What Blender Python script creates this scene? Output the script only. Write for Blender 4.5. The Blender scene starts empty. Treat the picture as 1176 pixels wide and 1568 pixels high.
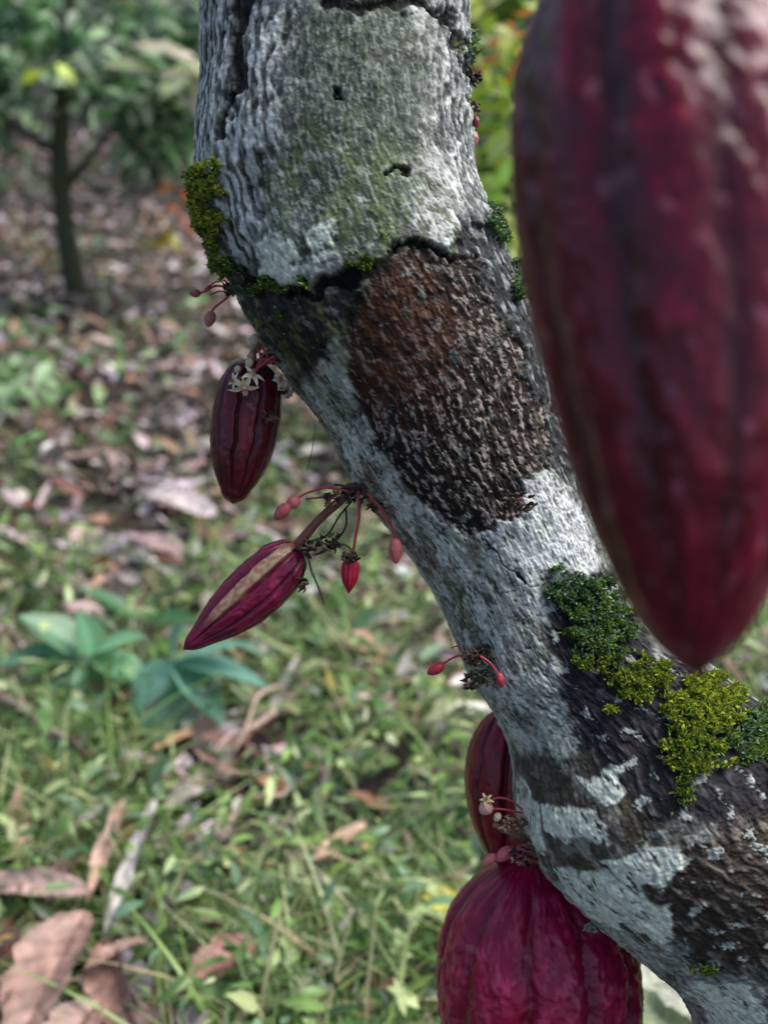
import bpy, math, random
import numpy as np
rng=np.random.default_rng(11); random.seed(5)
P=math.radians(25); CAM=np.array([0,0,1.3])
FW=np.array([0,math.cos(P),-math.sin(P)]); UP=np.array([0,math.sin(P),math.cos(P)]); RT=np.array([1.,0,0])
def site(x,y,d=.79):
    k=.0005*d/.784
    return CAM+FW*d+RT*((x-588)*k)+UP*((784-y)*k)
def ground(x,y,h=0.0):
    k=.0005/.784
    ray=FW+RT*((x-588)*k)+UP*((784-y)*k)
    return CAM+ray*((h-CAM[2])/ray[2])
# ---------- noise
def perlin(x,y,seed=0):
    x=np.asarray(x,float);y=np.asarray(y,float)
    xi=np.floor(x).astype(np.int64);yi=np.floor(y).astype(np.int64)
    xf=x-xi;yf=y-yi
    def g(ix,iy,dx,dy):
        h=(ix*374761393+iy*668265263+seed*974634777)&0xffffffff
        h=((h^(h>>13))*1274126177)&0xffffffff
        h=h^(h>>16)
        a=(h&0xffff)/65536.*2*np.pi
        return np.cos(a)*dx+np.sin(a)*dy
    u=xf*xf*xf*(xf*(xf*6-15)+10);v=yf*yf*yf*(yf*(yf*6-15)+10)
    a=g(xi,yi,xf,yf);b=g(xi+1,yi,xf-1,yf);c=g(xi,yi+1,xf,yf-1);d=g(xi+1,yi+1,xf-1,yf-1)
    return ((a*(1-u)+b*u)*(1-v)+(c*(1-u)+d*u)*v)*1.5
def fbm(x,y,o=4,seed=0):
    r=0;a=.55
    for i in range(o):
        r=r+a*perlin(x*2**i,y*2**i,seed+i*17);a*=.5
    return r
def S(a,b,x):
    t=np.clip((x-a)/(b-a),0,1);return t*t*(3-2*t)
def sdf(X,Y,poly):
    poly=np.array(poly,float);n=len(poly)
    d=np.full(X.shape,1e18);ins=np.zeros(X.shape,bool)
    for i in range(n):
        ax,ay=poly[i];bx,by=poly[(i+1)%n]
        ex,ey=bx-ax,by-ay
        t=np.clip(((X-ax)*ex+(Y-ay)*ey)/(ex*ex+ey*ey),0,1)
        d=np.minimum(d,(X-ax-t*ex)**2+(Y-ay-t*ey)**2)
        if ay!=by:
            ins^=((ay>Y)!=(by>Y))&(X<(bx-ax)*(Y-ay)/(by-ay)+ax)
    d=np.sqrt(d);return np.where(ins,-d,d)
def catmull(pts,t):
    pts=np.array(pts,float);n=len(pts)
    i=np.clip(np.floor(t).astype(int),0,n-2);f=(t-i)[:,None]
    p0=pts[np.maximum(i-1,0)];p1=pts[i];p2=pts[i+1];p3=pts[np.minimum(i+2,n-1)]
    return .5*((2*p1)+(-p0+p2)*f+(2*p0-5*p1+4*p2-p3)*f**2+(-p0+3*p1-3*p2+p3)*f**3)
def mixc(C,col,w):
    return C*(1-w[:,None])+np.array(col)[None,:]*w[:,None]
# ---------- mesh helper
def np_mesh(name,V,F,C=None,mat=None,origin=None):
    V=np.asarray(V,float);F=np.asarray(F,np.int32)
    if origin is None: origin=np.zeros(3)
    me=bpy.data.meshes.new(name)
    me.vertices.add(len(V));me.vertices.foreach_set("co",(V-origin).astype(np.float32).ravel())
    k=F.shape[1]
    me.loops.add(F.size);me.polygons.add(len(F))
    me.polygons.foreach_set("loop_start",np.arange(0,F.size,k,dtype=np.int32))
    me.polygons.foreach_set("vertices",F.ravel())
    me.polygons.foreach_set("use_smooth",np.ones(len(F),bool))
    me.update(calc_edges=True);me.validate()
    if C is not None:
        C=np.asarray(C,float)
        a=me.color_attributes.new("Col","FLOAT_COLOR","POINT")
        a.data.foreach_set("color",np.c_[np.clip(C,0,1),np.ones(len(C))].astype(np.float32).ravel())
    ob=bpy.data.objects.new(name,me);bpy.context.collection.objects.link(ob)
    ob.location=origin
    if mat: me.materials.append(mat)
    return ob
# ---------- materials
def colmat(name,rough=.5,bump=.3,bscale=200,nvar=.3,nscale=60,trans=0,spec=.5,coat=0,bdist=.001,stretch=(1,1,1)):
    m=bpy.data.materials.new(name);m.use_nodes=True;nt=m.node_tree;N=nt.nodes;L=nt.links
    b=N["Principled BSDF"];out=N["Material Output"]
    at=N.new("ShaderNodeAttribute");at.attribute_name="Col"
    tc=N.new("ShaderNodeTexCoord")
    colout=at.outputs["Color"]
    if nvar>0:
        no=N.new("ShaderNodeTexNoise");no.inputs["Scale"].default_value=nscale;no.inputs["Detail"].default_value=3
        L.new(tc.outputs["Object"],no.inputs["Vector"])
        mr=N.new("ShaderNodeMapRange");mr.inputs[1].default_value=.3;mr.inputs[2].default_value=.7
        mr.inputs[3].default_value=1-nvar;mr.inputs[4].default_value=1+nvar
        L.new(no.outputs[0],mr.inputs[0])
        vm=N.new("ShaderNodeVectorMath");vm.operation='SCALE'
        L.new(at.outputs["Color"],vm.inputs[0]);L.new(mr.outputs[0],vm.inputs["Scale"])
        colout=vm.outputs[0]
    L.new(colout,b.inputs["Base Color"])
    b.inputs["Roughness"].default_value=rough
    b.inputs["Specular IOR Level"].default_value=spec
    b.inputs["Coat Weight"].default_value=coat;b.inputs["Coat Roughness"].default_value=.15
    if bump>0:
        n2=N.new("ShaderNodeTexNoise");n2.inputs["Scale"].default_value=bscale;n2.inputs["Detail"].default_value=4
        n2.inputs["Roughness"].default_value=.6
        L.new(tc.outputs["Object"],n2.inputs["Vector"])
        bp=N.new("ShaderNodeBump");bp.inputs["Strength"].default_value=bump;bp.inputs["Distance"].default_value=bdist
        L.new(n2.outputs[0],bp.inputs["Height"]);L.new(bp.outputs[0],b.inputs["Normal"])
    if trans>0:
        t=N.new("ShaderNodeBsdfTranslucent");L.new(colout,t.inputs[0])
        mx=N.new("ShaderNodeMixShader");mx.inputs[0].default_value=trans
        L.new(b.outputs[0],mx.inputs[1]);L.new(t.outputs[0],mx.inputs[2]);L.new(mx.outputs[0],out.inputs[0])
    return m
M_bark=colmat("bark",.68,.7,420,.35,200,bdist=.0013,spec=.25)
M_pod=colmat("pod_skin",.28,.5,110,.25,70,coat=.15,bdist=.002,spec=.42)
M_leaf=colmat("leaf",.33,0,1,0,30,trans=.28,spec=.6)
M_dead=colmat("dead_leaf",.40,.5,60,.35,40,trans=0,bdist=.004)
M_moss=colmat("moss_green",.6,0,1,0,300,trans=.3,spec=.3)
M_flesh=colmat("flower_flesh",.4,0,300,.15,200,trans=.12)
M_twig=colmat("twig_bark",.7,.6,150,.3,80,bdist=.002)
# ---------- trunk
rings=[(400,-1000,640,-1000,.80),(360,-700,665,-700,.80),(335,-400,690,-400,.80),(322,-120,713,-120,.80),(319,0,714,0,.80),(317,120,711,110,.80),(308,262,714,225,.80),
(330,360,728,295,.80),(352,432,755,352,.80),(392,512,785,420,.80),(440,582,813,490,.80),(492,652,838,562,.80),(532,725,862,648,.80),
(585,795,893,730,.80),(645,875,920,810,.80),(690,958,948,888,.80),(720,1040,1005,955,.80),(765,1105,1080,1015,.80),(788,1175,1140,1062,.80),
(794,1250,1190,1095,.80),(832,1332,1240,1140,.80),(902,1402,1300,1185,.80),(975,1462,1360,1240,.80),(1035,1518,1425,1310,.80),
(1072,1600,1480,1420,.80),(1090,1750,1530,1650,.83),(1080,2000,1500,1980,.9),(1040,2400,1530,2400,1.0)]
R0=np.array(rings,float)
tt=np.linspace(0,len(R0)-1,4000);Q=catmull(R0,tt)
cen=(Q[:,:2]+Q[:,2:4])/2
ds=np.r_[0,np.linalg.norm(np.diff(cen,axis=0),axis=1)]
dens=np.where((cen[:,1]>-80)&(cen[:,1]<1650),1.0,.12)
cw=np.cumsum(ds*dens);NT=1300;NU=520
ts=np.interp(np.linspace(0,cw[-1],NT),cw,tt)
Q=catmull(R0,ts);s_len=np.interp(ts,tt,np.cumsum(ds))*.0005
def sitev(x,y,d):
    k=.0005*d/.784
    return CAM[None]+FW[None]*d[:,None]+RT[None]*((x-588)*k)[:,None]+UP[None]*((784-y)*k)[:,None]
Lp=sitev(Q[:,0],Q[:,1],Q[:,4]);Rp=sitev(Q[:,2],Q[:,3],Q[:,4])
cc=(Lp+Rp)/2;e1=Rp-Lp;rad=np.linalg.norm(e1,axis=1)/2;e1/=(2*rad)[:,None]
phi=np.interp(np.linspace(0,1,NU,endpoint=False),[0,.07,.93,1],[-np.pi,-1.8,1.8,np.pi])
PH,SS=np.meshgrid(phi,s_len);ph=PH.ravel();s=SS.ravel()
nr=(np.sin(PH)[:,:,None]*e1[:,None,:]-np.cos(PH)[:,:,None]*FW[None,None,:]).reshape(-1,3)
RR=np.repeat(rad,NU)
V=np.repeat(cc,NU,axis=0)+nr*RR[:,None]
u=ph*.09
rel=V-CAM;dd=rel@FW
X=588+(rel@RT)/dd/.0005*.784;Y=784-(rel@UP)/dd/.0005*.784
front=S(-.15,.1,np.cos(ph))
w_=fbm(u/.02,s/.02,5,1);w2_=fbm(u/.02,s/.02,5,9)
wx=X+30*w_;wy=Y+30*w2_
n_big=fbm(u/.06,s/.09,4,21);n_mid=fbm(u/.018,s/.03,4,33);n_f=perlin(u/.0028,s/.0065,41);n_ff=perlin(u/.0016,s/.0022,43)
n_sp=fbm(u/.012,s/.016,5,47)
rw=u+.007*perlin(u/.022,s/.03,51)+.003*perlin(u/.008,s/.011,52)
row=.5+.5*np.cos(2*np.pi*rw/.0098)
blob=perlin(u/.005,s/.016,53)
ridge=row*.55+blob*.5+.25*n_f
def inside(poly,soft=6,k=1):
    return S(soft,-soft,sdf(X+30*k*w_,Y+30*k*w2_,poly))*front
plate=inside([(200,-900),(200,240),(330,380),(395,432),(480,440),(560,405),(605,362),(665,388),(745,330),(800,100),(800,-900)],7)
brown=inside([(600,368),(560,400),(545,450),(525,480),(527,540),(545,620),(590,705),(625,750),(700,812),(728,832),(742,800),(785,798),(795,735),(842,722),(840,640),(800,560),(762,480),(722,390),(660,378)],4)
dband=inside([(690,350),(740,320),(810,420),(860,540),(885,640),(915,745),(850,725),(820,640),(780,550),(740,470)],10)
collar=inside([(318,330),(395,420),(470,438),(560,395),(610,355),(575,420),(555,470),(535,500),(500,560),(470,580),(400,530),(350,460)],14)
darkr=inside([(835,890),(930,870),(1000,985),(1176,1060),(1300,1120),(1300,1240),(1140,1260),(1010,1270),(930,1215),(880,1120),(845,1010)],14)
brow2=inside([(1040,1300),(1130,1250),(1300,1230),(1400,1300),(1300,1560),(1180,1500),(1090,1500),(1040,1440),(1010,1400)],14)
brow3=inside([(780,1150),(900,1160),(1000,1250),(1030,1300),(1030,1400),(960,1400),(850,1340),(800,1280)],14)
smoothg=S(1.15,.75,np.sqrt(((wx-540)/115)**2+((wy-170)/260)**2))*front
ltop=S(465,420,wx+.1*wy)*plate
rstrip=S(.55,.95,ph)*S(1.8,1.5,ph)*S(900,700,Y)
greeny=S(1.1,.6,np.sqrt(((wx-520)/150)**2+((wy-290)/110)**2))*front
# colour
C=np.zeros((len(ph),3))+np.array([.20,.21,.175])
C=mixc(C,(.46,.49,.44),S(-.2,.25,n_big+.4*n_mid+.2*n_sp))
C=mixc(C,(.06,.062,.042),S(.04,.32,-n_mid-.5*n_sp)*.9)
C=mixc(C,(.13,.16,.06),S(.0,.4,fbm(u/.035,s/.05,3,77))*.65)
C=mixc(C,(.125,.09,.055),S(.12,.36,fbm(u/.022,s/.04,4,78))*.7)
C=mixc(C,(.085,.115,.078),smoothg*.88)
C=mixc(C,(.16,.23,.06),greeny*.6*S(-.3,.3,n_mid))
C=mixc(C,(.28,.33,.37),rstrip*.5)  # right edge tinted grey-blue: sky light put into the bark colour
streak=S(.10,.42,perlin(u/.0024,s/.009,61)+.6*n_ff)
C=mixc(C,(.64,.68,.62),streak*.55*(1-.45*smoothg))
wh=S(.04,.12,fbm(u/.026,s/.038,6,66))*(1-smoothg)*S(1250,1050,Y)
C=mixc(C,(.78,.83,.78),wh*.8*S(-.8,.05,n_f+n_sp))
wh2=S(.20,.27,fbm(u/.009,s/.013,4,67))*(1-.6*smoothg)
C=mixc(C,(.68,.73,.66),wh2*.65)
pores=S(.36,.56,perlin(u/.0055,s/.003,63)+.25*n_ff)
C=C*(1-.58*pores*(1-.5*plate))[:,None]
wht=inside([(735,800),(800,735),(840,725),(900,780),(925,850),(900,880),(850,890),(800,850)],8)
C=mixc(C,(.84,.88,.87),wht*.82*S(-.9,0,n_f+n_sp))
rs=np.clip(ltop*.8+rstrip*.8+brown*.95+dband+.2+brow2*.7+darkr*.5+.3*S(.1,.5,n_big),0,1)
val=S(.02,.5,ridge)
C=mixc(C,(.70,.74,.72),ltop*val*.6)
C*=(1-rs*.76*(1-val))[:,None]  # valleys between ridges darkened: cavity shade painted into the colour
db=np.zeros_like(C)+np.array([.022,.022,.024]);db=mixc(db,(.44,.47,.51),S(.46,.76,ridge+.15*n_sp)*.7)
C=C*(1-.92*dband[:,None])+db*.92*dband[:,None]
# brown patch
bc=np.zeros_like(C)+np.array([.022,.014,.010])
red=S(1.1,.3,np.sqrt(((wx-615)/120)**2+((wy-510)/170)**2))
bc=mixc(bc,(.085,.030,.013),red*S(-.5,.2,n_mid+.2))
bc=mixc(bc,(.010,.008,.007),S(.0,.4,-n_sp)*.7)
caps=S(.46,.60,row*.45+perlin(u/.0030,s/.0052,71)*.5+.35*n_ff+.55*n_sp+.08)*(1-.7*red)
bc=mixc(bc,(.46,.39,.34),caps*.7)
bc=mixc(bc,(.10,.10,.075),S(.2,.45,n_mid)*.5)
C=C*(1-brown[:,None])+bc*brown[:,None]
dc=np.zeros_like(C)+np.array([.020,.018,.022]);dc=mixc(dc,(.11,.10,.105),S(.45,.8,ridge+.5*n_sp)*.7)
C=C*(1-darkr[:,None])+dc*darkr[:,None]
b2=np.zeros_like(C)+np.array([.045,.030,.021]);b2=mixc(b2,(.30,.25,.20),S(.45,.75,ridge*.7+.9*n_sp+.1)*.65)
C=C*(1-.92*brow2[:,None])+b2*.92*brow2[:,None]
b3=np.zeros_like(C)+np.array([.065,.048,.032]);b3=mixc(b3,(.28,.26,.21),S(.1,.35,n_mid+.5*n_sp))
C=C*(1-.88*brow3[:,None])+b3*.88*brow3[:,None]
alg=S(1.1,.5,np.sqrt(((wx-490)/90)**2+((wy-590)/100)**2))*front*(1-brown)
C=mixc(C,(.13,.16,.05),alg*.55*S(-.5,.3,n_sp))
cm=np.zeros_like(C)+np.array([.011,.012,.008]);cm=mixc(cm,(.07,.09,.025),S(.05,.4,n_f*.6+n_mid))
C=C*(1-.95*collar[:,None])+cm*.95*collar[:,None]
plq=np.zeros(len(ph))
for poly in ([(828,1222),(900,1235),(938,1290),(875,1288),(840,1268)],[(925,1325),(1000,1290),(1053,1320),(1025,1366),(960,1356)],[(850,1322),(950,1345),(1015,1390),(1040,1430),(1000,1440),(930,1405),(870,1375)],
             [(885,1190),(950,1180),(960,1218),(915,1228)],[(398,372),(450,365),(470,400),(440,432),(405,425)],[(1060,1500),(1150,1510),(1176,1568),(1100,1610)],[(480,345),(520,340),(520,390),(490,400)],[(796,1190),(825,1230),(840,1300),(825,1310),(790,1250)]):
    plq=np.maximum(plq,inside(poly,3,.8))
C=mixc(C,(.80,.86,.72),plq*.94*S(-.65,-.15,n_f*.7+n_sp+.3*n_ff))
spots=S(.46,.56,perlin(u/.011,s/.011,88)+.3*n_ff)*front*(darkr*.6+brow2*.6+.3)
C=mixc(C,(.58,.63,.56),np.clip(spots,0,1)*.75)
def crack(pts,w,k=1):
    pts=np.array(pts,float);d=np.full(X.shape,1e9);qx=X+30*k*w_;qy=Y+30*k*w2_
    for a,b in zip(pts[:-1],pts[1:]):
        e=b-a;t=np.clip(((qx-a[0])*e[0]+(qy-a[1])*e[1])/(e@e),0,1)
        d=np.minimum(d,np.hypot(qx-a[0]-t*e[0],qy-a[1]-t*e[1]))
    return S(w,w*.4,d)*front
ck=np.maximum.reduce([crack([(376,-60),(370,60),(368,130)],17,.6),crack([(368,130),(348,215)],8,.6),crack([(330,370),(360,400),(400,437),(470,450),(545,425)],13),crack([(500,5),(560,20),(640,8),(680,30),(700,70)],12),crack([(596,378),(640,372),(700,398)],6),crack([(600,265),(625,268)],4),crack([(520,138),(527,148)],5),
   crack([(700,95),(722,120),(722,180)],12),crack([(640,870),(680,960)],4),crack([(785,790),(800,740)],8),crack([(740,830),(790,880),(800,900)],3)])
C*=(1-.95*ck)[:,None]
mo=[(332,285,24,42,.9,.9),(336,345,24,40,.8,.8),(345,395,30,30,.6,.5),(420,440,60,14,.5,.3),(545,408,30,16,.5,.4),(430,500,40,35,.28,.3),(575,365,14,20,.4,.4),(755,345,22,40,.6,.1),(790,420,14,50,.5,.1),(705,70,10,40,.3,.2),
 (880,905,45,30,1,.15),(915,955,50,55,1.1,.3),(905,1010,35,30,.7,.6),(975,1035,55,35,1,.7),(1075,1080,60,50,1,.95),(1060,1140,65,60,.9,.7),(1045,1205,30,40,.6,.5),(1150,1130,45,45,.9,.3),(1210,1180,50,45,.9,.3),(940,1090,20,20,.5,.7),(1090,1480,40,12,.4,.5)]
mossw=np.zeros(len(ph));mosst=np.zeros(len(ph))
mn=fbm(u/.009,s/.009,4,95)
for (x,y,a,b,w,t) in mo:
    m=S(1.35,.25,np.sqrt(((wx-x)/a)**2+((wy-y)/b)**2))*w*front
    up=m>mossw;mossw=np.where(up,m,mossw);mosst=np.where(up,t,mosst)
mossk=S(.28,.5,mossw+mn*1.1-.1)*S(.1,.4,mossw)
C=C*(1-.8*mossk[:,None])+np.array([.035,.05,.014])*.8*mossk[:,None]
hgt=.0010*rs*(val-.6)*(1-.5*brown)*(1-.3*ltop)+.0004*n_f+.0034*n_big+.0016*n_mid+.0008*n_sp+.0036*plate-.0024*brown+.0007*caps*brown-.0035*ck+.0030*mossk*(1+mn)
hgt+=.0008*spots-.0006*pores*(1-.6*plate)+.004*collar*n_mid+.0007*plq+.0005*streak+.0005*wh+.0005*wh2+.0006*n_ff*brow2
V2=V+nr*hgt[:,None]
idx=np.arange(NT*NU).reshape(NT,NU);nx=np.roll(idx,-1,axis=1)
F=np.stack([idx[:-1],idx[1:],nx[1:],nx[:-1]],-1).reshape(-1,4)
tree=bpy.data.objects.new("cacao_tree",None);bpy.context.collection.objects.link(tree)
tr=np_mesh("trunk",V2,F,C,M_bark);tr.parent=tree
# ---------- leaf batches
def leafs(name,pos,yaw,pitch,roll,length,width,col,bend=.15,mat=None,ns=5,nc=3,cup=.25,shape=.8,mid=.2,wav=0,vein=0):
    pos=np.asarray(pos,float);n=len(pos)
    o=np.ones(n);yaw=yaw*o;pitch=pitch*o;roll=roll*o;length=length*o;width=width*o;bend=bend*o;cup=cup*o
    sv=np.linspace(0,1,ns);cv=np.linspace(-1,1,nc)
    Sg,Cg=np.meshgrid(sv,cv,indexing='ij');Sg=Sg.ravel();Cg=Cg.ravel()
    W=np.sin(np.pi*np.clip(Sg**shape,0,1))**.85*.5+.015
    if vein: W=W*(1+.06*np.sin(Sg*23)+.05*np.sin(Sg*41+Cg*2))*(1-.35*S(.7,1,Sg))
    lx=Sg[None]*length[:,None];ly=Cg[None]*W[None]*width[:,None]
    lz=-bend[:,None]*length[:,None]*Sg[None]**2+cup[:,None]*np.abs(Cg[None])*W[None]*width[:,None]
    if wav: lz=lz+wav*length[:,None]*np.sin(Sg[None]*9+rng.uniform(0,6,n)[:,None]+Cg[None]*2)*np.abs(Cg[None])
    vp=np.zeros_like(Sg)
    if vein:
        vp=np.abs(np.sin((Sg-np.abs(Cg)*.12)*np.pi*9));lz=lz-.010*length[:,None]*np.exp(-(vp/.3)**2)[None]
    cr,sr=np.cos(roll)[:,None],np.sin(roll)[:,None]
    ly,lz=ly*cr-lz*sr,ly*sr+lz*cr
    cp,sp=np.cos(pitch)[:,None],np.sin(pitch)[:,None]
    lx,lz=lx*cp-lz*sp,lx*sp+lz*cp
    cy,sy=np.cos(yaw)[:,None],np.sin(yaw)[:,None]
    lx,ly=lx*cy-ly*sy,lx*sy+ly*cy
    Vv=np.stack([lx,ly,lz],-1)+pos[:,None,:]
    q=np.arange(ns*nc).reshape(ns,nc)
    f=np.stack([q[:-1,:-1],q[1:,:-1],q[1:,1:],q[:-1,1:]],-1).reshape(-1,4)
    Fv=(f[None]+(np.arange(n)*ns*nc)[:,None,None]).reshape(-1,4)
    mod=1+mid*(np.abs(Cg)<.01)-.12*Sg
    if vein: mod=mod*(1-.30*np.exp(-(vp/.25)**2))*(1+.35*perlin(Sg*6,Cg*3,5))
    Cc=np.asarray(col)[:,None,:]*mod[None,:,None]
    return (Vv.reshape(-1,3),Fv,Cc.reshape(-1,3))
def merge(parts):
    Vs,Fs,Cs=[],[],[];o=0
    for v,f,c in parts:
        Vs.append(v);Fs.append(np.asarray(f)+o);Cs.append(c);o+=len(v)
    return np.concatenate(Vs),np.concatenate(Fs),np.concatenate(Cs)
def pal(n,cols,var=.25,w=None):
    cols=np.array(cols);i=rng.choice(len(cols),n,p=w)
    return cols[i]*(1+rng.uniform(-var,var,(n,1)))*(1+rng.uniform(-.08,.08,(n,3)))
def tube(pts,r,col,seg=8,n=None):
    pts=np.array(pts,float);n=n or max(8,len(pts)*5)
    c=catmull(pts,np.linspace(0,len(pts)-1-1e-6,n))
    r=np.atleast_1d(np.array(r,float));rr=np.interp(np.linspace(0,1,n),np.linspace(0,1,len(r)),r) if len(r)>1 else np.full(n,r[0])
    T=np.gradient(c,axis=0);T/=np.linalg.norm(T,axis=1)[:,None]+1e-9
    ref=np.array([.3,.2,.93]);a=np.cross(T,ref);a/=np.linalg.norm(a,axis=1)[:,None]+1e-9;b=np.cross(T,a)
    th=np.linspace(0,2*np.pi,seg,endpoint=False)
    v=(c[:,None]+rr[:,None,None]*(np.cos(th)[None,:,None]*a[:,None]+np.sin(th)[None,:,None]*b[:,None])).reshape(-1,3)
    q=np.arange(n*seg).reshape(n,seg);qn=np.roll(q,-1,axis=1)
    f=np.stack([q[:-1],q[1:],qn[1:],qn[:-1]],-1).reshape(-1,4)
    return v,f,np.tile(np.array(col,float),(len(v),1))
def revolve(A,B,R,prof,col,nt=24,nth=16):
    A=np.array(A,float);B=np.array(B,float);ax=B-A;Ln=np.linalg.norm(ax);ax/=Ln
    ref=-FW;a=np.cross(ax,ref);a/=np.linalg.norm(a);b=np.cross(a,ax)
    t=np.linspace(0,1,nt);pr=np.array(prof,float);r=np.sqrt(np.clip(np.interp(t,pr[:,0],pr[:,1]**2),0,1))*R
    th=np.linspace(0,2*np.pi,nth,endpoint=False)
    lob=1+.06*np.cos(5*th)
    v=(A+ax*(t*Ln)[:,None])[:,None]+(r[:,None]*lob[None])[:,:,None]*(np.cos(th)[None,:,None]*a+np.sin(th)[None,:,None]*b)
    v=v.reshape(-1,3);q=np.arange(nt*nth).reshape(nt,nth);qn=np.roll(q,-1,axis=1)
    f=np.stack([q[:-1],q[1:],qn[1:],qn[:-1]],-1).reshape(-1,4)
    return v,f,np.tile(np.array(col,float),(len(v),1))
# moss tufts
pr=mossk*(.35+S(-.2,.4,mn));cand=np.where(pr>.25)[0]
sel=rng.choice(cand,min(24000,len(cand)*3),p=pr[cand]/pr[cand].sum())
mp=V2[sel]+nr[sel]*rng.uniform(-.0005,.003,(len(sel),1))
nn=nr[sel]+rng.normal(0,.55,(len(sel),3))+np.array([0,0,.25]);nn/=np.linalg.norm(nn,axis=1)[:,None]
yw=np.arctan2(nn[:,1],nn[:,0]);pt=np.arcsin(np.clip(nn[:,2],-1,1))
tcol=mosst[sel]
c1=pal(len(sel),[(.16,.26,.04),(.07,.13,.03),(.26,.38,.06)]);c2=pal(len(sel),[(.48,.52,.05),(.30,.40,.05),(.13,.17,.03)]);c0=pal(len(sel),[(.06,.12,.04),(.32,.48,.33),(.07,.15,.05)])
tj=np.clip(tcol+rng.normal(0,.15,len(sel))+.5*mn[sel],0,1)[:,None]
mc=np.where(tj<.35,c0,np.where(tj<.75,c1,c2))
v,f,c=leafs("m",mp,yw,pt,rng.uniform(0,6.28,len(sel)),rng.uniform(.002,.0055,len(sel)),rng.uniform(.0012,.0028,len(sel)),mc,ns=4,nc=3,bend=.3)
np_mesh("moss",v,f,c,M_moss)
# ---------- pods
def herm(prof,t):
    pr=np.array(prof,float);x=pr[:,0];y=pr[:,1];m=np.gradient(y,x)
    i=np.clip(np.searchsorted(x,t)-1,0,len(x)-2);h=x[i+1]-x[i];q=(t-x[i])/h
    return (2*q**3-3*q**2+1)*y[i]+(q**3-2*q**2+q)*h*m[i]+(-2*q**3+3*q**2)*y[i+1]+(q**3-q**2)*h*m[i+1]
def pod(name,A,B,R,prof,base,light,depth=.1,off=0,twist=.0,bend=0,nt=220,nth=300,scar=None,wart=.012,seed=0,tipcol=None,fdark=.5,fw=.30,specks=0):
    A=np.array(A,float);B=np.array(B,float);ax=B-A;Ln=np.linalg.norm(ax);ax/=Ln
    e=np.cross(ax,FW);e/=np.linalg.norm(e);e2=np.cross(e,ax)
    if e2@FW>0: e2=-e2
    if e[0]<0: e=-e
    t=.5-.5*np.cos(np.linspace(0,np.pi,nt));r=np.clip(herm(prof,t),0,2)
    th=np.linspace(-np.pi,np.pi,nth,endpoint=False)
    T,TH=np.meshgrid(t,th,indexing='ij');Rr=np.repeat(r,nth).reshape(T.shape)
    sm=S(np.pi,2.6,np.abs(TH))
    q=TH+off+twist*T+.04*perlin(T*5,T*0+seed,seed)+.05*perlin(TH*2,T*9,seed+1)*sm
    g=np.abs(np.sin(5*q));furrow=np.exp(-(g/fw)**2)
    deep=.6+.4*(np.cos(q*5)>0)
    edge=S(0,.12,T)*(.35+.65*S(1.0,.8,T))
    w1=fbm(TH*R/.012,T*Ln/.016,3,seed+3)*sm;w2=perlin(TH*R/.004,T*Ln/.005,seed+5)*sm
    k=1-depth*furrow*deep*edge+wart*w1*edge+wart*.3*w2
    rr=Rr*R*k
    cpos=A[None]+ax[None]*(t*Ln)[:,None]+e[None]*(bend*np.sin(np.pi*t))[:,None]
    v=cpos[:,None]+rr[:,:,None]*(np.sin(TH)[:,:,None]*e+np.cos(TH)[:,:,None]*e2)
    col=np.zeros((T.size,3))+np.array(base)
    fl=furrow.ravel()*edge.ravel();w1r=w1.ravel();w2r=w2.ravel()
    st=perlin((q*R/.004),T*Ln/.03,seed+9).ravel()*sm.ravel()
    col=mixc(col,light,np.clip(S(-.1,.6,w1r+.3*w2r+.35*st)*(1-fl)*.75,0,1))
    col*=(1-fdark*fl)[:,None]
    if specks:
        sk_=S(.50,.62,perlin(TH*R/.010,T*Ln/.012,seed+13).ravel()*sm.ravel())
        col=mixc(col,(.62,.25,.34),sk_*specks)
    if tipcol is not None: col=mixc(col,tipcol,S(.9,1,T.ravel()))
    if scar:
        th0,wd,sc=scar
        m=S(wd,wd*.55,np.abs(TH.ravel()-th0)+.12*w1r)*S(.02,.1,T.ravel())*S(.85,.6,T.ravel()+.1*w1r)
        col=mixc(col,sc,m*(.55+.45*S(-.3,.3,w2r))*(1-.75*fl));
    V=v.reshape(-1,3);ix=np.arange(nt*nth).reshape(nt,nth);nx=np.roll(ix,-1,axis=1)
    F=np.stack([ix[:-1],ix[1:],nx[1:],nx[:-1]],-1).reshape(-1,4)
    return np_mesh(name,V,F,col,M_pod,origin=(A+B)/2)
pA=[(0,0.02),(.03,.32),(.1,.62),(.2,.87),(.33,1.0),(.48,.98),(.62,.87),(.75,.72),(.85,.55),(.92,.38),(.97,.2),(1,0.0)]
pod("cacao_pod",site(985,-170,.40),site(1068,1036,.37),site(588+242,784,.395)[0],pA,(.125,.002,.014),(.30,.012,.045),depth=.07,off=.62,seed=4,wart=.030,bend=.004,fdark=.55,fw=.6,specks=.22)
pB=[(0,.1),(.05,.5),(.15,.82),(.35,1),(.55,.98),(.75,.78),(.9,.45),(.97,.25),(1,0.0)]
pod("cacao_pod",site(388,548,.79),site(357,772,.78),.0262,pB,(.085,.002,.010),(.16,.008,.018),depth=.13,off=.12,seed=14,wart=.03,bend=.001)
pC=[(0,.12),(.04,.5),(.12,.82),(.3,1),(.5,.98),(.68,.78),(.85,.45),(.96,.2),(1,0.0)]
pod("cacao_pod",site(462,836,.78),site(281,995,.76),.0215,pC,(.16,.003,.034),(.34,.02,.08),depth=.15,off=.1,seed=24,wart=.045,scar=(-.40,.36,(.46,.32,.19)),bend=.0025)
pF=[(0,.1),(.08,.55),(.2,.85),(.4,1),(.6,.95),(.8,.68),(.93,.35),(1,0.0)]
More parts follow.
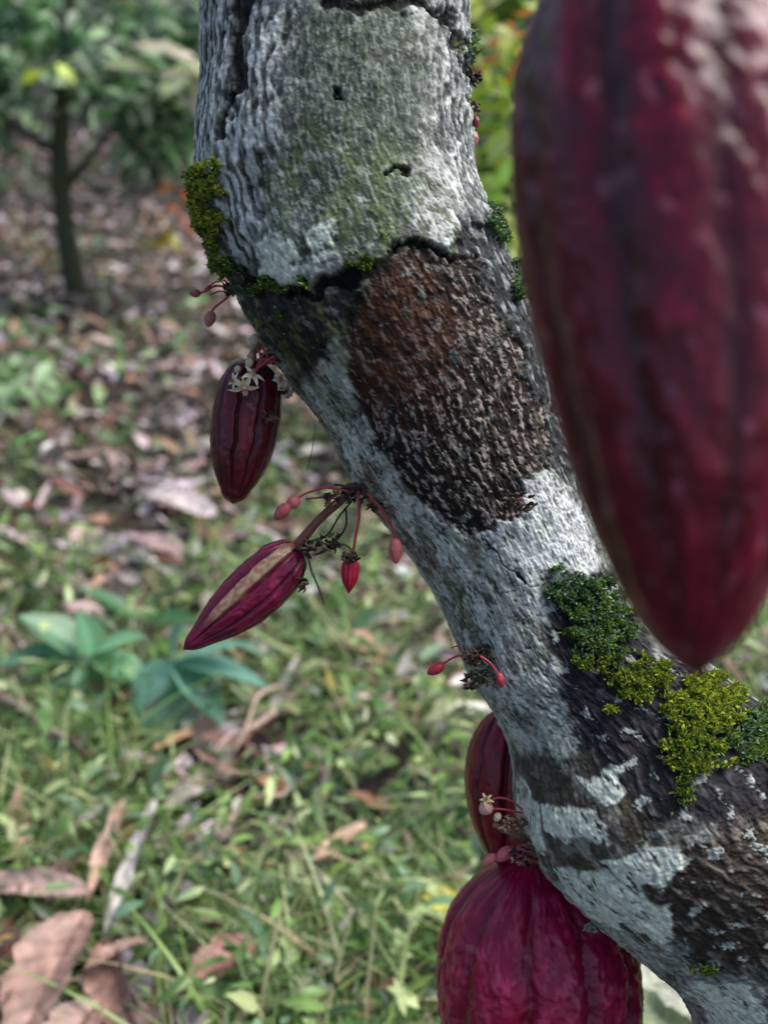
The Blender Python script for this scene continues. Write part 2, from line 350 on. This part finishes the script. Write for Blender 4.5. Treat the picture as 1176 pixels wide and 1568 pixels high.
pod("cacao_pod",site(790,1075,.88),site(778,1335,.88),.041,pF,(.20,.004,.020),(.36,.02,.045),depth=.12,off=.3,seed=34,scar=(.1,.25,(.4,.25,.15)))
pG=[(0,.08),(.02,.25),(.06,.50),(.16,.80),(.28,.95),(.41,1),(.6,.93),(.8,.62),(.93,.3),(1,0)]
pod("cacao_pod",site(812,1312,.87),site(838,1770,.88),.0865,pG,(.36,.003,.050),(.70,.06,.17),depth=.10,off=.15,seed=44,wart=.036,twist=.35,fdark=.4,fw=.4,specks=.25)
pD=[(0,.2),(.1,.7),(.4,1),(.7,.75),(1,0)]
pod("cacao_pod",site(538,852,.76),site(534,910,.76),.0068,pD,(.5,.008,.04),(.62,.04,.08),depth=.2,off=.3,nt=60,nth=100,seed=2)
# ---------- flower clusters
PK=(.70,.20,.20);PK2=(.52,.06,.09);BR=(.14,.08,.055);DK=(.022,.016,.012);CR=(.90,.85,.66)
budp=[(0,.2),(.15,.75),(.45,1),(.75,.75),(1,0.05)]
def bud(x1,y1,x2,y2,r,d,col=PK): return revolve(site(x1,y1,d),site(x2,y2,d),r,budp,col)
def stalk(pts,d,r=.0009,col=PK2):
    return tube([site(p[0],p[1],d+(p[2] if len(p)>2 else 0)) for p in pts],r,col,8)
def flower(x,y,d,sc=1,tilt=(0,0),col=CR):
    parts=[];c=site(x,y,d)
    n=-FW+RT*tilt[0]+UP*tilt[1];n/=np.linalg.norm(n);a=np.cross(n,UP);a/=np.linalg.norm(a);b=np.cross(n,a)
    for i in range(5):
        th=i*2*np.pi/5+.3+random.uniform(-.3,.3);cv=random.uniform(.5,1.9)
        for (ln,wd,cc,lift,ph0) in ((.0090,.0028,col,.25,0),(.0042,.0026,(.78,.62,.32),.9,.6)):
            ln*=random.uniform(.75,1.1)
            dr=np.cos(th+ph0)*a+np.sin(th+ph0)*b;sd=np.cross(n,dr);vs=[]
            for k in range(7):
                q=k/6;w=wd*sc*(math.sin(math.pi*min(q**.75,1)))*.5+.0002
                p=c+dr*ln*sc*q+n*(lift*ln*sc*(q-cv*q*q))
                for m in(-1,0,1): vs.append(p+sd*w*m+n*abs(m)*w*.4)
            vs=np.array(vs);q=np.arange(21).reshape(7,3)
            f=np.stack([q[:-1,:-1],q[1:,:-1],q[1:,1:],q[:-1,1:]],-1).reshape(-1,4)
            parts.append((vs,f,np.tile(np.array(cc),(21,1))))
    for i in range(5):
        th=i*2*np.pi/5;dr=np.cos(th)*a+np.sin(th)*b
        parts.append(tube([c,c+n*.003*sc+dr*.001,c+n*.006*sc+dr*.0025*sc],[.0004,.0002],(.35,.05,.08),5))
    parts.append(revolve(c-n*.001,c+n*.003*sc,.0012*sc,budp,(.7,.6,.35),10,10))
    return parts
def cushion(x,y,d,n=40,rad=14,cols=(BR,DK,(.06,.05,.03))):
    parts=[]
    for i in range(n):
        a=random.uniform(0,6.28);r=rad*random.random()**.5
        x0=x+r*math.cos(a);y0=y+r*math.sin(a)*.7;dz=random.uniform(-.008,.004)
        L=random.uniform(3,11);b=random.uniform(0,6.28)
        parts.append(tube([site(x0,y0,d+dz),site(x0+L*.5*math.cos(b)+2,y0+L*.5*math.sin(b),d+dz-.002),site(x0+L*math.cos(b),y0+L*math.sin(b),d+dz-.003)],[.0014,.0010,.0003],random.choice(cols),6,6))
    return parts
def cluster(parts):
    v,f,c=merge(parts);np_mesh("cacao_flower_cluster",v,f,c,M_flesh,origin=v.mean(0))
cluster([stalk([(350,440),(330,438),(312,447),(302,449)],.79),bud(308,449,290,449,.0034,.79,(.45,.12,.12)),stalk([(352,452),(340,462),(330,470),(324,478)],.79),bud(325,476,319,501,.0045,.79,(.58,.22,.18)),
   stalk([(345,430),(330,432),(322,438)],.79,.0006),bud(324,437,314,446,.002,.79,PK2),stalk([(350,447),(335,446),(322,452)],.79,.0006)]+cushion(352,443,.785,30,10))
cluster([tube([site(425,520,.80),site(402,528,.79),site(388,540,.785),site(388,556,.785)],[.0035,.003,.0028,.004],(.35,.2,.14),12),
   stalk([(420,545),(400,560),(385,575),(376,588)],.762,.0009,PK2),stalk([(425,560),(415,550),(400,552),(392,565)],.765,.0008,PK2),stalk([(400,530),(410,545),(402,560)],.765,.001,(.5,.05,.06)),stalk([(395,535),(402,550),(396,562)],.765,.001,(.5,.05,.06))]
   +flower(374,592,.755,1.35,(.2,-1.0))+flower(386,574,.755,1.2,(.7,.9))+flower(427,582,.765,.9,(.8,.1),(.75,.7,.58))+flower(360,584,.762,.9,(-.9,.2))
   +[bud(392,512,388,530,.0042,.775,(.75,.6,.4)),bud(384,548,380,564,.0032,.765,(.78,.7,.48)),bud(422,572,430,580,.0035,.765,(.65,.58,.42)),bud(366,560,362,572,.0025,.765,(.75,.62,.45)),bud(386,540,382,552,.003,.77,(.7,.35,.3))]+cushion(412,548,.775,40,15,((.4,.3,.2),BR,DK))+cushion(412,640,.762,16,9,(DK,BR))+cushion(440,600,.775,14,12,((.4,.35,.28),DK)))
cc_=[tube([site(545,748,.78),site(515,772,.775),(site(485,800,.775)),site(455,836,.778)],[.0034,.0036,.0032,.0042],(.22,.09,.065),14),
 stalk([(532,752),(500,747),(470,755),(448,768)],.765),bud(458,762,440,778,.0050,.765,PK),bud(444,772,421,796,.0050,.762,(.58,.12,.15)),
 stalk([(525,765),(495,762),(468,764)],.77,.0007),
 stalk([(562,755),(580,775),(600,805),(606,832)],.755,.0011),bud(606,824,606,863,.0054,.752,(.70,.18,.17)),
 stalk([(548,752),(550,790),(545,820),(540,850)],.765,.0011),stalk([(553,765),(548,800),(543,835),(541,852)],.768,.0007,(.2,.03,.04)),
 stalk([(556,750),(572,778),(590,800)],.77,.0006)]
for p in ([(545,760),(520,790),(500,820),(470,830)],[(530,780),(528,810),(500,842),(478,850)],[(470,835),(476,870),(490,905),(496,925)],[(462,840),(466,868),(460,895)],[(505,830),(530,835),(545,850)],[(548,755),(530,745),(512,742)]):
    cc_.append(stalk(p,.77,.0008,random.choice((DK,BR))))
cc_+=cushion(540,755,.775,60,20,(BR,(.15,.11,.09),DK))+cushion(470,840,.768,30,16,(DK,DK,BR))+cushion(505,830,.765,34,20,(DK,DK,BR))+cushion(535,852,.758,24,12,(DK,BR))+cushion(463,893,.765,14,10,(DK,BR))+cushion(575,775,.77,14,12,(BR,DK))+cushion(510,762,.768,24,14,(BR,DK,(.25,.1,.08)))
cluster(cc_)
cluster([stalk([(725,1008),(705,1004),(688,1010),(676,1020)],.77),bud(680,1018,654,1032,.0042,.77,(.62,.05,.09)),stalk([(735,1005),(750,1015),(762,1032)],.735),bud(763,1030,769,1053,.0034,.735,(.50,.05,.08)),stalk([(710,1002),(702,990),(690,992)],.77,.0005)]
  +cushion(728,1005,.750,60,20)+cushion(722,1045,.755,26,16,(DK,BR))+cushion(735,1035,.745,20,14,(DK,(.1,.12,.04))))
cluster([stalk([(800,1240),(780,1225),(760,1222),(748,1230)],.775),stalk([(800,1245),(775,1240),(755,1238)],.775)]+flower(745,1225,.77,.75,(-.3,1.1),(.88,.75,.42))+[bud(752,1230,735,1245,.0055,.772,(.80,.45,.38)),bud(765,1245,758,1258,.003,.772,(.78,.7,.45)),
  tube([site(810,1285,.79),site(780,1275,.785),site(755,1262,.785)],[.003,.002,.002],(.35,.2,.15),10)]+cushion(785,1262,.775,40,20,((.3,.2,.14),(.45,.3,.2),BR)))
cluster([stalk([(830,1325),(805,1310),(780,1305),(765,1312)],.785,.0013),bud(785,1298,758,1318,.0050,.785,(.70,.16,.2)),bud(758,1308,738,1327,.004,.785,(.6,.18,.18)),bud(808,1296,784,1310,.0042,.78,(.58,.11,.14)),
  tube([site(845,1320,.83),site(822,1310,.85),site(812,1320,.87)],[.006,.006,.007],(.2,.12,.08),12)]+cushion(805,1308,.778,50,26,((.35,.14,.12),BR,DK)))
cluster([stalk([(705,150),(722,165),(728,180)],.80),bud(728,178,730,196,.003,.8,(.35,.07,.08)),bud(722,200,722,230,.006,.8,(.55,.28,.24))]+cushion(718,120,.79,40,18,(DK,BR))+cushion(722,165,.795,20,12,(DK,BR)))
v,f,c=merge(cushion(795,770,.71,40,22,(DK,DK,BR))+cushion(380,430,.745,40,25,(DK,(.05,.07,.02)))+cushion(905,1420,.79,12,10,((.35,.33,.3),)) +[stalk([(483,650),(478,690),(470,720)],.8,.0003,DK)])
np_mesh("bark_debris",v,f,c,M_twig)
# ---------- limbs and crown (above the picture)
cb=(.16,.15,.12)
top=cc[0]
limbs=[tube([top-np.array([0,0,.03]),top+np.array([-.1,.1,.35]),top+np.array([-.5,.5,.8]),top+np.array([-1.1,.9,1.2])],[.075,.055,.035,.012],cb,16),
 tube([top-np.array([0,0,.03]),top+np.array([.0,.25,.35]),top+np.array([.2,.7,.8]),top+np.array([.3,1.3,1.15])],[.075,.055,.035,.012],cb,16),
 tube([top-np.array([0,0,.03]),top+np.array([.12,-.25,.2]),site(1000,-560,.42),site(1100,-900,.2)],[.05,.03,.015,.008],cb,16),
 tube([site(1000,-560,.42),site(975,-350,.41),site(985,-165,.40)],[.006,.005,.008],(.1,.05,.03),12)]
v,f,c=merge(limbs);o=np_mesh("limbs",v,f,c,M_twig);o.parent=tree
n=160;a=rng.uniform(0,6.28,n);rr_=rng.uniform(.1,.9,n)
cp_=np.c_[top[0]-.75+rr_*np.cos(a),top[1]+.7+rr_*np.sin(a),2.6+rng.uniform(0,.8,n)]
v,f,c=leafs("x",cp_,rng.uniform(0,6.28,n),rng.uniform(-1.1,-.1,n),rng.uniform(-.4,.4,n),rng.uniform(.18,.32,n),rng.uniform(.06,.1,n),pal(n,[(.05,.11,.03),(.08,.16,.04)]),ns=8,mat=None)
o=np_mesh("crown_leaves",v,f,c,M_leaf);o.parent=tree
# ---------- ground
m=bpy.data.materials.new("soil_litter");m.use_nodes=True;nt=m.node_tree;N=nt.nodes;Lk=nt.links;b=N["Principled BSDF"]
tc=N.new("ShaderNodeTexCoord");v1=N.new("ShaderNodeTexVoronoi");v1.inputs["Scale"].default_value=16
nz=N.new("ShaderNodeTexNoise");nz.inputs["Scale"].default_value=9;nz.inputs["Detail"].default_value=8;nz.inputs["Roughness"].default_value=.7
mxv=N.new("ShaderNodeVectorMath");mxv.operation='ADD';sc=N.new("ShaderNodeVectorMath");sc.operation='SCALE';sc.inputs["Scale"].default_value=.15
Lk.new(tc.outputs["Object"],nz.inputs["Vector"]);Lk.new(nz.outputs["Color"],sc.inputs[0]);Lk.new(tc.outputs["Object"],mxv.inputs[0]);Lk.new(sc.outputs[0],mxv.inputs[1]);Lk.new(mxv.outputs[0],v1.inputs["Vector"])
sp=N.new("ShaderNodeSeparateColor");Lk.new(v1.outputs["Color"],sp.inputs[0])
cr=N.new("ShaderNodeValToRGB");e=cr.color_ramp.elements;e[0].color=(.014,.011,.009,1);e[1].color=(.14,.115,.10,1);x=e.new(.5);x.color=(.035,.028,.021,1);x=e.new(.7);x.color=(.03,.045,.016,1)
Lk.new(sp.outputs[0],cr.inputs[0]);Lk.new(cr.outputs[0],b.inputs["Base Color"]);b.inputs["Roughness"].default_value=.8
def zg(x,y):
    d=np.hypot(x,y);return .02*perlin(x*2,y*2,3)+.05*fbm(x*4,y*4,3,4)*S(14,6,d)+.10*S(6,30,d)*d+S(8,40,d)*2*fbm(x/12,y/12,3,8)-.01
gx=np.sign(np.linspace(-1,1,401))*np.abs(np.linspace(-1,1,401))**2.6*150
GX,GY=np.meshgrid(gx,gx+3)
GZ=zg(GX,GY)
ng=len(gx);ix=np.arange(ng*ng).reshape(ng,ng);F=np.stack([ix[:-1,:-1],ix[:-1,1:],ix[1:,1:],ix[1:,:-1]],-1).reshape(-1,4)
np_mesh("ground",np.c_[GX.ravel(),GY.ravel(),GZ.ravel()],F,None,m)
def sector(n,r0,r1,pw=1.0,amax=46):
    r=(r0**(2-pw)+(r1**(2-pw)-r0**(2-pw))*rng.random(n))**(1/(2-pw)) if pw!=2 else r0*(r1/r0)**rng.random(n)
    a=np.radians(rng.uniform(-amax,amax,n));return r*np.sin(a),r*np.cos(a),r
def green(x,y):
    r=np.hypot(x,y);g=.38+.8*fbm(x*1.3,y*1.3,3,5)+.75*perlin(x*4,y*4,6)+.6*perlin(x*10,y*10,7)+np.clip((2.5-r),-1,.8)*.26-.36*S(.2,-.5,x)*S(2.3,2.9,r)*S(11,8,r)
    return .04+.96*S(.08,.72,g)
x,y,r=sector(36000,.7,13,1.0)
k=rng.random(len(x))>green(x,y)*.6;x,y,r=x[k],y[k],r[k];n=len(x)
pos=np.c_[x,y,zg(x,y)+rng.uniform(.004,.065,n)]
cl=pal(n,[(.42,.31,.29),(.24,.125,.095),(.74,.64,.64),(.05,.032,.026),(.46,.27,.16),(.38,.32,.35)],.4,[.22,.21,.16,.21,.07,.13])
v,f,c=leafs("l",pos,rng.uniform(0,6.28,n),rng.normal(0,.35,n),rng.normal(0,.5,n),rng.uniform(.03,.15,n),rng.uniform(.014,.05,n),cl,bend=rng.uniform(-.3,.3,n),cup=rng.uniform(-.5,.7,n),ns=5,wav=.03)
np_mesh("leaf_litter",v,f,c,M_dead)
x,y,r=sector(100000,.7,11,1.0)
k=rng.random(len(x))<green(x,y)**1.2;x,y,r=x[k],y[k],r[k];n=len(x)
big=rng.random(n)
sc_=np.clip(.75+r*.11,.8,1.6)*(1+.6*(big<.12))*(1-.3*(big>.6))
pos=np.c_[x,y,zg(x,y)+rng.uniform(.0,.13,n)*(0.4+1.0*green(x,y))]
lowf=S(.0,.07,pos[:,2]-zg(x,y))[:,None]  # leaves near the soil get darker colours, painting in the shade down there
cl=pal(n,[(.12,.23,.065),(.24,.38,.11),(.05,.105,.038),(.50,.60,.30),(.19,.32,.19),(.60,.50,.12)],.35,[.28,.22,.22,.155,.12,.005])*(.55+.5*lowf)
v,f,c=leafs("h",pos,rng.uniform(0,6.28,n),rng.uniform(-.3,1.1,n),rng.normal(0,.6,n),rng.uniform(.020,.062,n)*sc_,rng.uniform(.007,.020,n)*sc_,cl,bend=rng.uniform(0,.6,n),ns=5)
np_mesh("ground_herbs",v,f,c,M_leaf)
x,y,r=sector(90000,.7,9,1.15)
k=rng.random(len(x))<green(x,y)**1.1*(.2+.8*S(-.25,.15,perlin(x*2.3,y*2.3,31)));x,y,r=x[k],y[k],r[k];n=len(x)
cl=pal(n,[(.12,.23,.06),(.27,.42,.12),(.50,.57,.28),(.58,.50,.30)],.35,[.38,.32,.18,.12])
v,f,c=leafs("g",np.c_[x,y,zg(x,y)+rng.uniform(0,.05,n)],rng.uniform(0,6.28,n),rng.uniform(.0,1.2,n),rng.normal(0,.3,n),rng.uniform(.08,.28,n),rng.uniform(.003,.008,n),cl,bend=rng.uniform(.2,.9,n),ns=6,shape=.5)
np_mesh("grass",v,f,c,M_leaf)
def bigleaf(x1,y1,x2,y2,w,col,h=.04,cup=.25,roll=0,bend=.1,pitch=0,nm="fallen_leaf",mat=None,wav=.02,vein=1):
    h+=.065
    a=ground(x1,y1,h);b=ground(x2,y2,h);d=b-a;L=np.linalg.norm(d[:2])
    v,f,c=leafs("b",[a],np.arctan2(d[1],d[0]),pitch,roll,L,w,np.array([col]),bend=bend,cup=cup,ns=60,nc=17,wav=wav,mid=.35,shape=.85,vein=vein)
    np_mesh(nm,v,f,c,mat or M_dead,origin=a)
bigleaf(140,1365,-110,1345,.055,(.55,.38,.34),.06,cup=.5)
bigleaf(130,1395,5,1610,.105,(.46,.28,.22),.08,cup=.5,roll=.2)
bigleaf(75,1400,-60,1500,.08,(.14,.06,.045),.04)
bigleaf(155,1440,200,1600,.06,(.46,.27,.22),.06,roll=.6,cup=.6)
bigleaf(225,1440,120,1480,.03,(.48,.31,.25),.08,roll=.3,cup=.6)
bigleaf(190,1225,130,1370,.030,(.62,.42,.32),.07,cup=.8)
bigleaf(240,1225,150,1430,.024,(.54,.50,.48),.07,cup=.8)
bigleaf(120,1300,60,1400,.03,(.20,.12,.09),.04,cup=.8)
bigleaf(390,1440,275,1510,.06,(.42,.20,.16),.06,cup=.5)
bigleaf(150,1530,60,1650,.07,(.46,.29,.23),.07,cup=.5)
bigleaf(260,1540,200,1640,.06,(.13,.07,.05),.03,cup=.5)
bigleaf(20,1500,-60,1568,.06,(.3,.18,.15),.07,cup=.5)
bigleaf(330,790,215,735,.09,(.74,.63,.62),.05)
bigleaf(290,850,180,800,.07,(.45,.32,.30),.03)
bigleaf(700,1425,655,1335,.05,(.80,.78,.14),.05,mat=M_leaf)
bigleaf(600,1460,650,1370,.026,(.55,.70,.34),.06,mat=M_leaf)
bigleaf(560,1260,470,1315,.03,(.55,.37,.25),.06)
bigleaf(960,1540,1080,1505,.10,(.50,.55,.42),.08,mat=M_leaf)
bigleaf(1050,1610,960,1500,.07,(.38,.46,.28),.10,mat=M_leaf)
bigleaf(1090,1560,1000,1500,.05,(.6,.62,.5),.12,mat=M_leaf)
tw=[]
for (x1,y1,x2,y2,rr0) in ((-20,1060,120,1140,.010),(420,1090,330,1150,.007),(350,1260,450,1190,.007),(560,1260,480,1320,.009),(20,1040,60,1110,.006),(600,1060,500,1085,.006),(250,1170,330,1200,.005),(100,700,200,690,.008),(430,1050,360,1150,.005)):
    a=ground(x1,y1,.10);b_=ground(x2,y2,.11);tw.append(tube([a,(a*2+b_)/3+rng.normal(0,.01,3),(a+2*b_)/3+rng.normal(0,.01,3),b_],[rr0,rr0*.8,rr0*.6,rr0*.4],(.50,.37,.30),8))
v,f,c=merge(tw);np_mesh("fallen_twigs",v,f,c,M_twig)
parts=[]
g0=ground(200,1060)
def palm(x,y,d,dirs,col):
    c0=site(x,y,d)
    parts.append(tube([g0,(g0+c0)/2+np.array([0,.03,.04]),c0],[.006,.004,.003],(.10,.16,.06),8))
    for (tx,ty,w) in dirs:
        e_=site(tx,ty,d-.03);dv=e_-c0;L=np.linalg.norm(dv)
        parts.append(leafs("p",[c0],np.arctan2(dv[1],dv[0]),np.arcsin(dv[2]/L)+.15,rng.uniform(-.3,.3),L,w,np.array([col])*rng.uniform(.75,1.2),bend=.15,ns=14,nc=5,cup=.3,wav=.006,mid=.5))
palm(140,1005,2.15,[(-15,1020,.07),(30,945,.09),(120,935,.08),(225,975,.08),(235,1060,.10),(175,1125,.12),(70,1075,.09)],(.22,.46,.26))
palm(265,1015,2.1,[(245,1155,.10),(345,1110,.10),(410,1050,.09),(395,985,.07),(285,950,.08),(205,1090,.08)],(.19,.42,.32))
palm(210,950,2.35,[(120,900,.06),(270,900,.06),(310,955,.07),(120,955,.07)],(.06,.17,.07))
v,f,c=merge(parts);np_mesh("palmate_plant",v,f,c,M_leaf,origin=g0)
# ---------- shrubs
def cloud(center,rad,n,size,cols,w=None,wd=.4,var=.35):
    p=rng.normal(0,.45,(n,3))*np.array(rad)+center
    k=fbm(p[:,0]*3.1+p[:,1],p[:,2]*3.1,2,rng.integers(99))>-.08;p=p[k];n=len(p)
    p[:,2]=np.maximum(p[:,2],zg(p[:,0],p[:,1])+.03)
    L=rng.uniform(.6,1.3,n)*size
    return leafs("c",p,rng.uniform(0,6.28,n),rng.uniform(-.9,.5,n),rng.normal(0,.5,n),L,L*wd*rng.uniform(.7,1.2,n),pal(n,cols,var,w),bend=.25,ns=5)
G1=[(.03,.08,.04),(.06,.15,.06),(.18,.36,.13),(.50,.66,.42)]
gs=ground(122,455)
tk=[tube([gs-np.array([0,0,.05]),gs+np.array([-.03,0,.45]),gs+np.array([.02,0,.9]),gs+np.array([.14,0,1.45]),gs+np.array([.22,.1,2.4])],[.07,.05,.045,.03,.02],(.06,.07,.035),12),
 tube([gs+np.array([-.02,0,.55]),gs+np.array([.25,.1,.85]),gs+np.array([.6,.1,1.15])],[.025,.015,.006],(.04,.04,.03),8),
 tube([gs+np.array([-.02,0,.75]),gs+np.array([-.35,.1,.95]),gs+np.array([-.7,.1,1.3])],[.025,.015,.006],(.04,.04,.03),8)]
v,f,c=merge(tk);sap=bpy.data.objects.new("sapling_tree",None);bpy.context.collection.objects.link(sap)
o=np_mesh("sapling_trunk",v,f,c,M_twig);o.parent=sap
v,f,c=merge([cloud(gs+np.array([-.1,0,1.25]),(.7,.6,.35),480,.15,G1),cloud(gs+np.array([.6,.0,1.05]),(.4,.4,.5),360,.17,G1),cloud(gs+np.array([-.35,0,.95]),(.3,.3,.3),130,.15,G1),cloud(gs+np.array([-.5,.3,1.5]),(.5,.3,.3),260,.15,G1)])
o=np_mesh("sapling_leaves",v,f,c,M_leaf);o.parent=sap
v,f,c=merge([cloud(site(185,45,4.8),(.07,.1,.12),40,.09,[(.6,.04,.03)]),cloud(site(215,200,4.9),(.05,.1,.12),14,.09,[(.5,.06,.05)]),cloud(site(268,300,5.0),(.07,.1,.12),14,.12,[(.75,.22,.06)]),cloud(site(262,355,5.0),(.05,.05,.08),10,.11,[(.80,.65,.06)]),
 cloud(site(75,90,4.6),(.12,.1,.08),14,.14,[(.45,.62,.05)]),cloud(site(290,115,4.5),(.16,.1,.10),44,.22,[(.85,.76,.60),(.5,.6,.35)]),cloud(site(240,160,4.7),(.3,.1,.25),120,.16,G1)])
np_mesh("red_leaf_shrub",v,f,c,M_leaf)
YG=[(.34,.60,.08),(.60,.78,.12),(.82,.90,.32),(.10,.20,.05)]
v,f,c=merge([cloud(site(790,150,3.4),(.5,.4,.8),420,.13,YG,wd=.5),cloud(site(800,360,3.3),(.3,.4,.5),240,.12,YG,wd=.5),cloud(site(800,60,3.1),(.10,.1,.10),14,.1,[(.85,.3,.08)]),cloud(site(740,230,3.1),(.08,.1,.1),8,.08,[(.7,.25,.18)]),cloud(site(770,90,3.0),(.12,.1,.3),40,.12,YG[:3],wd=.5),cloud(site(785,300,3.0),(.08,.1,.3),40,.11,YG[:3],wd=.5)])
shb=bpy.data.objects.new("green_shrub",None);bpy.context.collection.objects.link(shb)
o=np_mesh("shrub_leaves",v,f,c,M_leaf);o.parent=shb
g2=ground(800,560)
v,f,c=merge([tube([g2,g2+np.array([.02,0,.5]),site(760,160,3.4),site(830,90,3.3),site(900,60,3.2)],[.03,.022,.016,.012,.006],(.04,.035,.03),10),tube([g2,site(800,420,3.3),site(815,250,3.3),site(790,50,3.3)],[.02,.014,.01,.006],(.04,.035,.03),8)])
o=np_mesh("shrub_stems",v,f,c,M_twig);o.parent=shb
parts=[cloud(ground(20,640)+np.array([0,0,.12]),(.5,.6,.1),160,.11,[(.2,.38,.14),(.38,.56,.3)]),cloud(ground(110,520)+np.array([0,0,.06]),(.7,.7,.06),100,.11,[(.2,.38,.12),(.4,.56,.28)])]
for (px,py,hh) in ((20,190,.4),(60,170,.5),(270,200,.4),(30,130,.5),(250,150,.6),(880,300,.5),(780,450,.2),(190,150,.3),(150,110,.6),(300,90,.6)):
    parts.append(cloud(ground(px,py)+np.array([0,0,hh*.6]),(1.2,1.0,hh),220,.18,G1,var=.4))
for i in range(70):
    a=math.radians(random.uniform(-62,62));r=random.uniform(8.5,15)
    cx,cy=r*math.sin(a),r*math.cos(a);h=random.uniform(.3,2.8)
    parts.append(cloud(np.array([cx,cy,zg(np.array([cx]),np.array([cy]))[0]+h]),(1.2,1.2,.9),240,.2,G1+[(.015,.04,.02)],var=.4))
for i in range(60):
    a=math.radians(random.uniform(-65,65));r=random.uniform(15,26)
    cx,cy=r*math.sin(a),r*math.cos(a)
    parts.append(cloud(np.array([cx,cy,zg(np.array([cx]),np.array([cy]))[0]+random.uniform(.5,5)]),(2.2,2,1.8),240,.4,G1+[(.015,.04,.02)],var=.4))
v,f,c=merge(parts);np_mesh("background_foliage",v,f,c,M_leaf)
tk=[]
for i in range(16):
    a=math.radians(random.uniform(-55,55));r=random.uniform(8,18);cx,cy=r*math.sin(a),r*math.cos(a);z=zg(np.array([cx]),np.array([cy]))[0]
    q=random.uniform(-.4,.4)
    tk.append(tube([(cx,cy,z-.1),(cx+q*.4,cy,z+1.2),(cx+q,cy,z+3),(cx+q*2,cy+.2,z+6)],[.13,.1,.08,.04],(.05,.045,.035),10))
v,f,c=merge(tk);np_mesh("background_tree_trunks",v,f,c,M_twig)
# ---------- world, sun, camera
sc=bpy.context.scene
w=bpy.data.worlds.new("World");sc.world=w;w.use_nodes=True;nt=w.node_tree
sk=nt.nodes.new("ShaderNodeTexSky");sk.sky_type='NISHITA';sk.sun_disc=False;sk.dust_density=3
el,az=math.radians(60),math.radians(74)
sk.sun_elevation=el;sk.sun_rotation=az
nt.links.new(sk.outputs[0],nt.nodes["Background"].inputs[0]);nt.nodes["Background"].inputs[1].default_value=.15
ld=bpy.data.lights.new("sun","SUN");ld.energy=3.7;ld.angle=math.radians(50);ld.color=(1,.965,.93)
lo=bpy.data.objects.new("sun",ld);bpy.context.collection.objects.link(lo)
from mathutils import Vector
dv=Vector((math.sin(az)*math.cos(el),math.cos(az)*math.cos(el),math.sin(el)))
lo.rotation_euler=dv.to_track_quat('Z','Y').to_euler()
cd=bpy.data.cameras.new("camera");co=bpy.data.objects.new("camera",cd);bpy.context.collection.objects.link(co)
co.location=CAM;co.rotation_euler=(math.radians(65),0,0)
cd.sensor_fit='VERTICAL';cd.sensor_height=24;cd.sensor_width=18;cd.lens=24;cd.clip_start=.01;cd.clip_end=600
cd.dof.use_dof=True;cd.dof.focus_distance=.74;cd.dof.aperture_fstop=2.5
sc.camera=co
sc.view_settings.view_transform='Standard';sc.view_settings.look='None';sc.view_settings.exposure=0
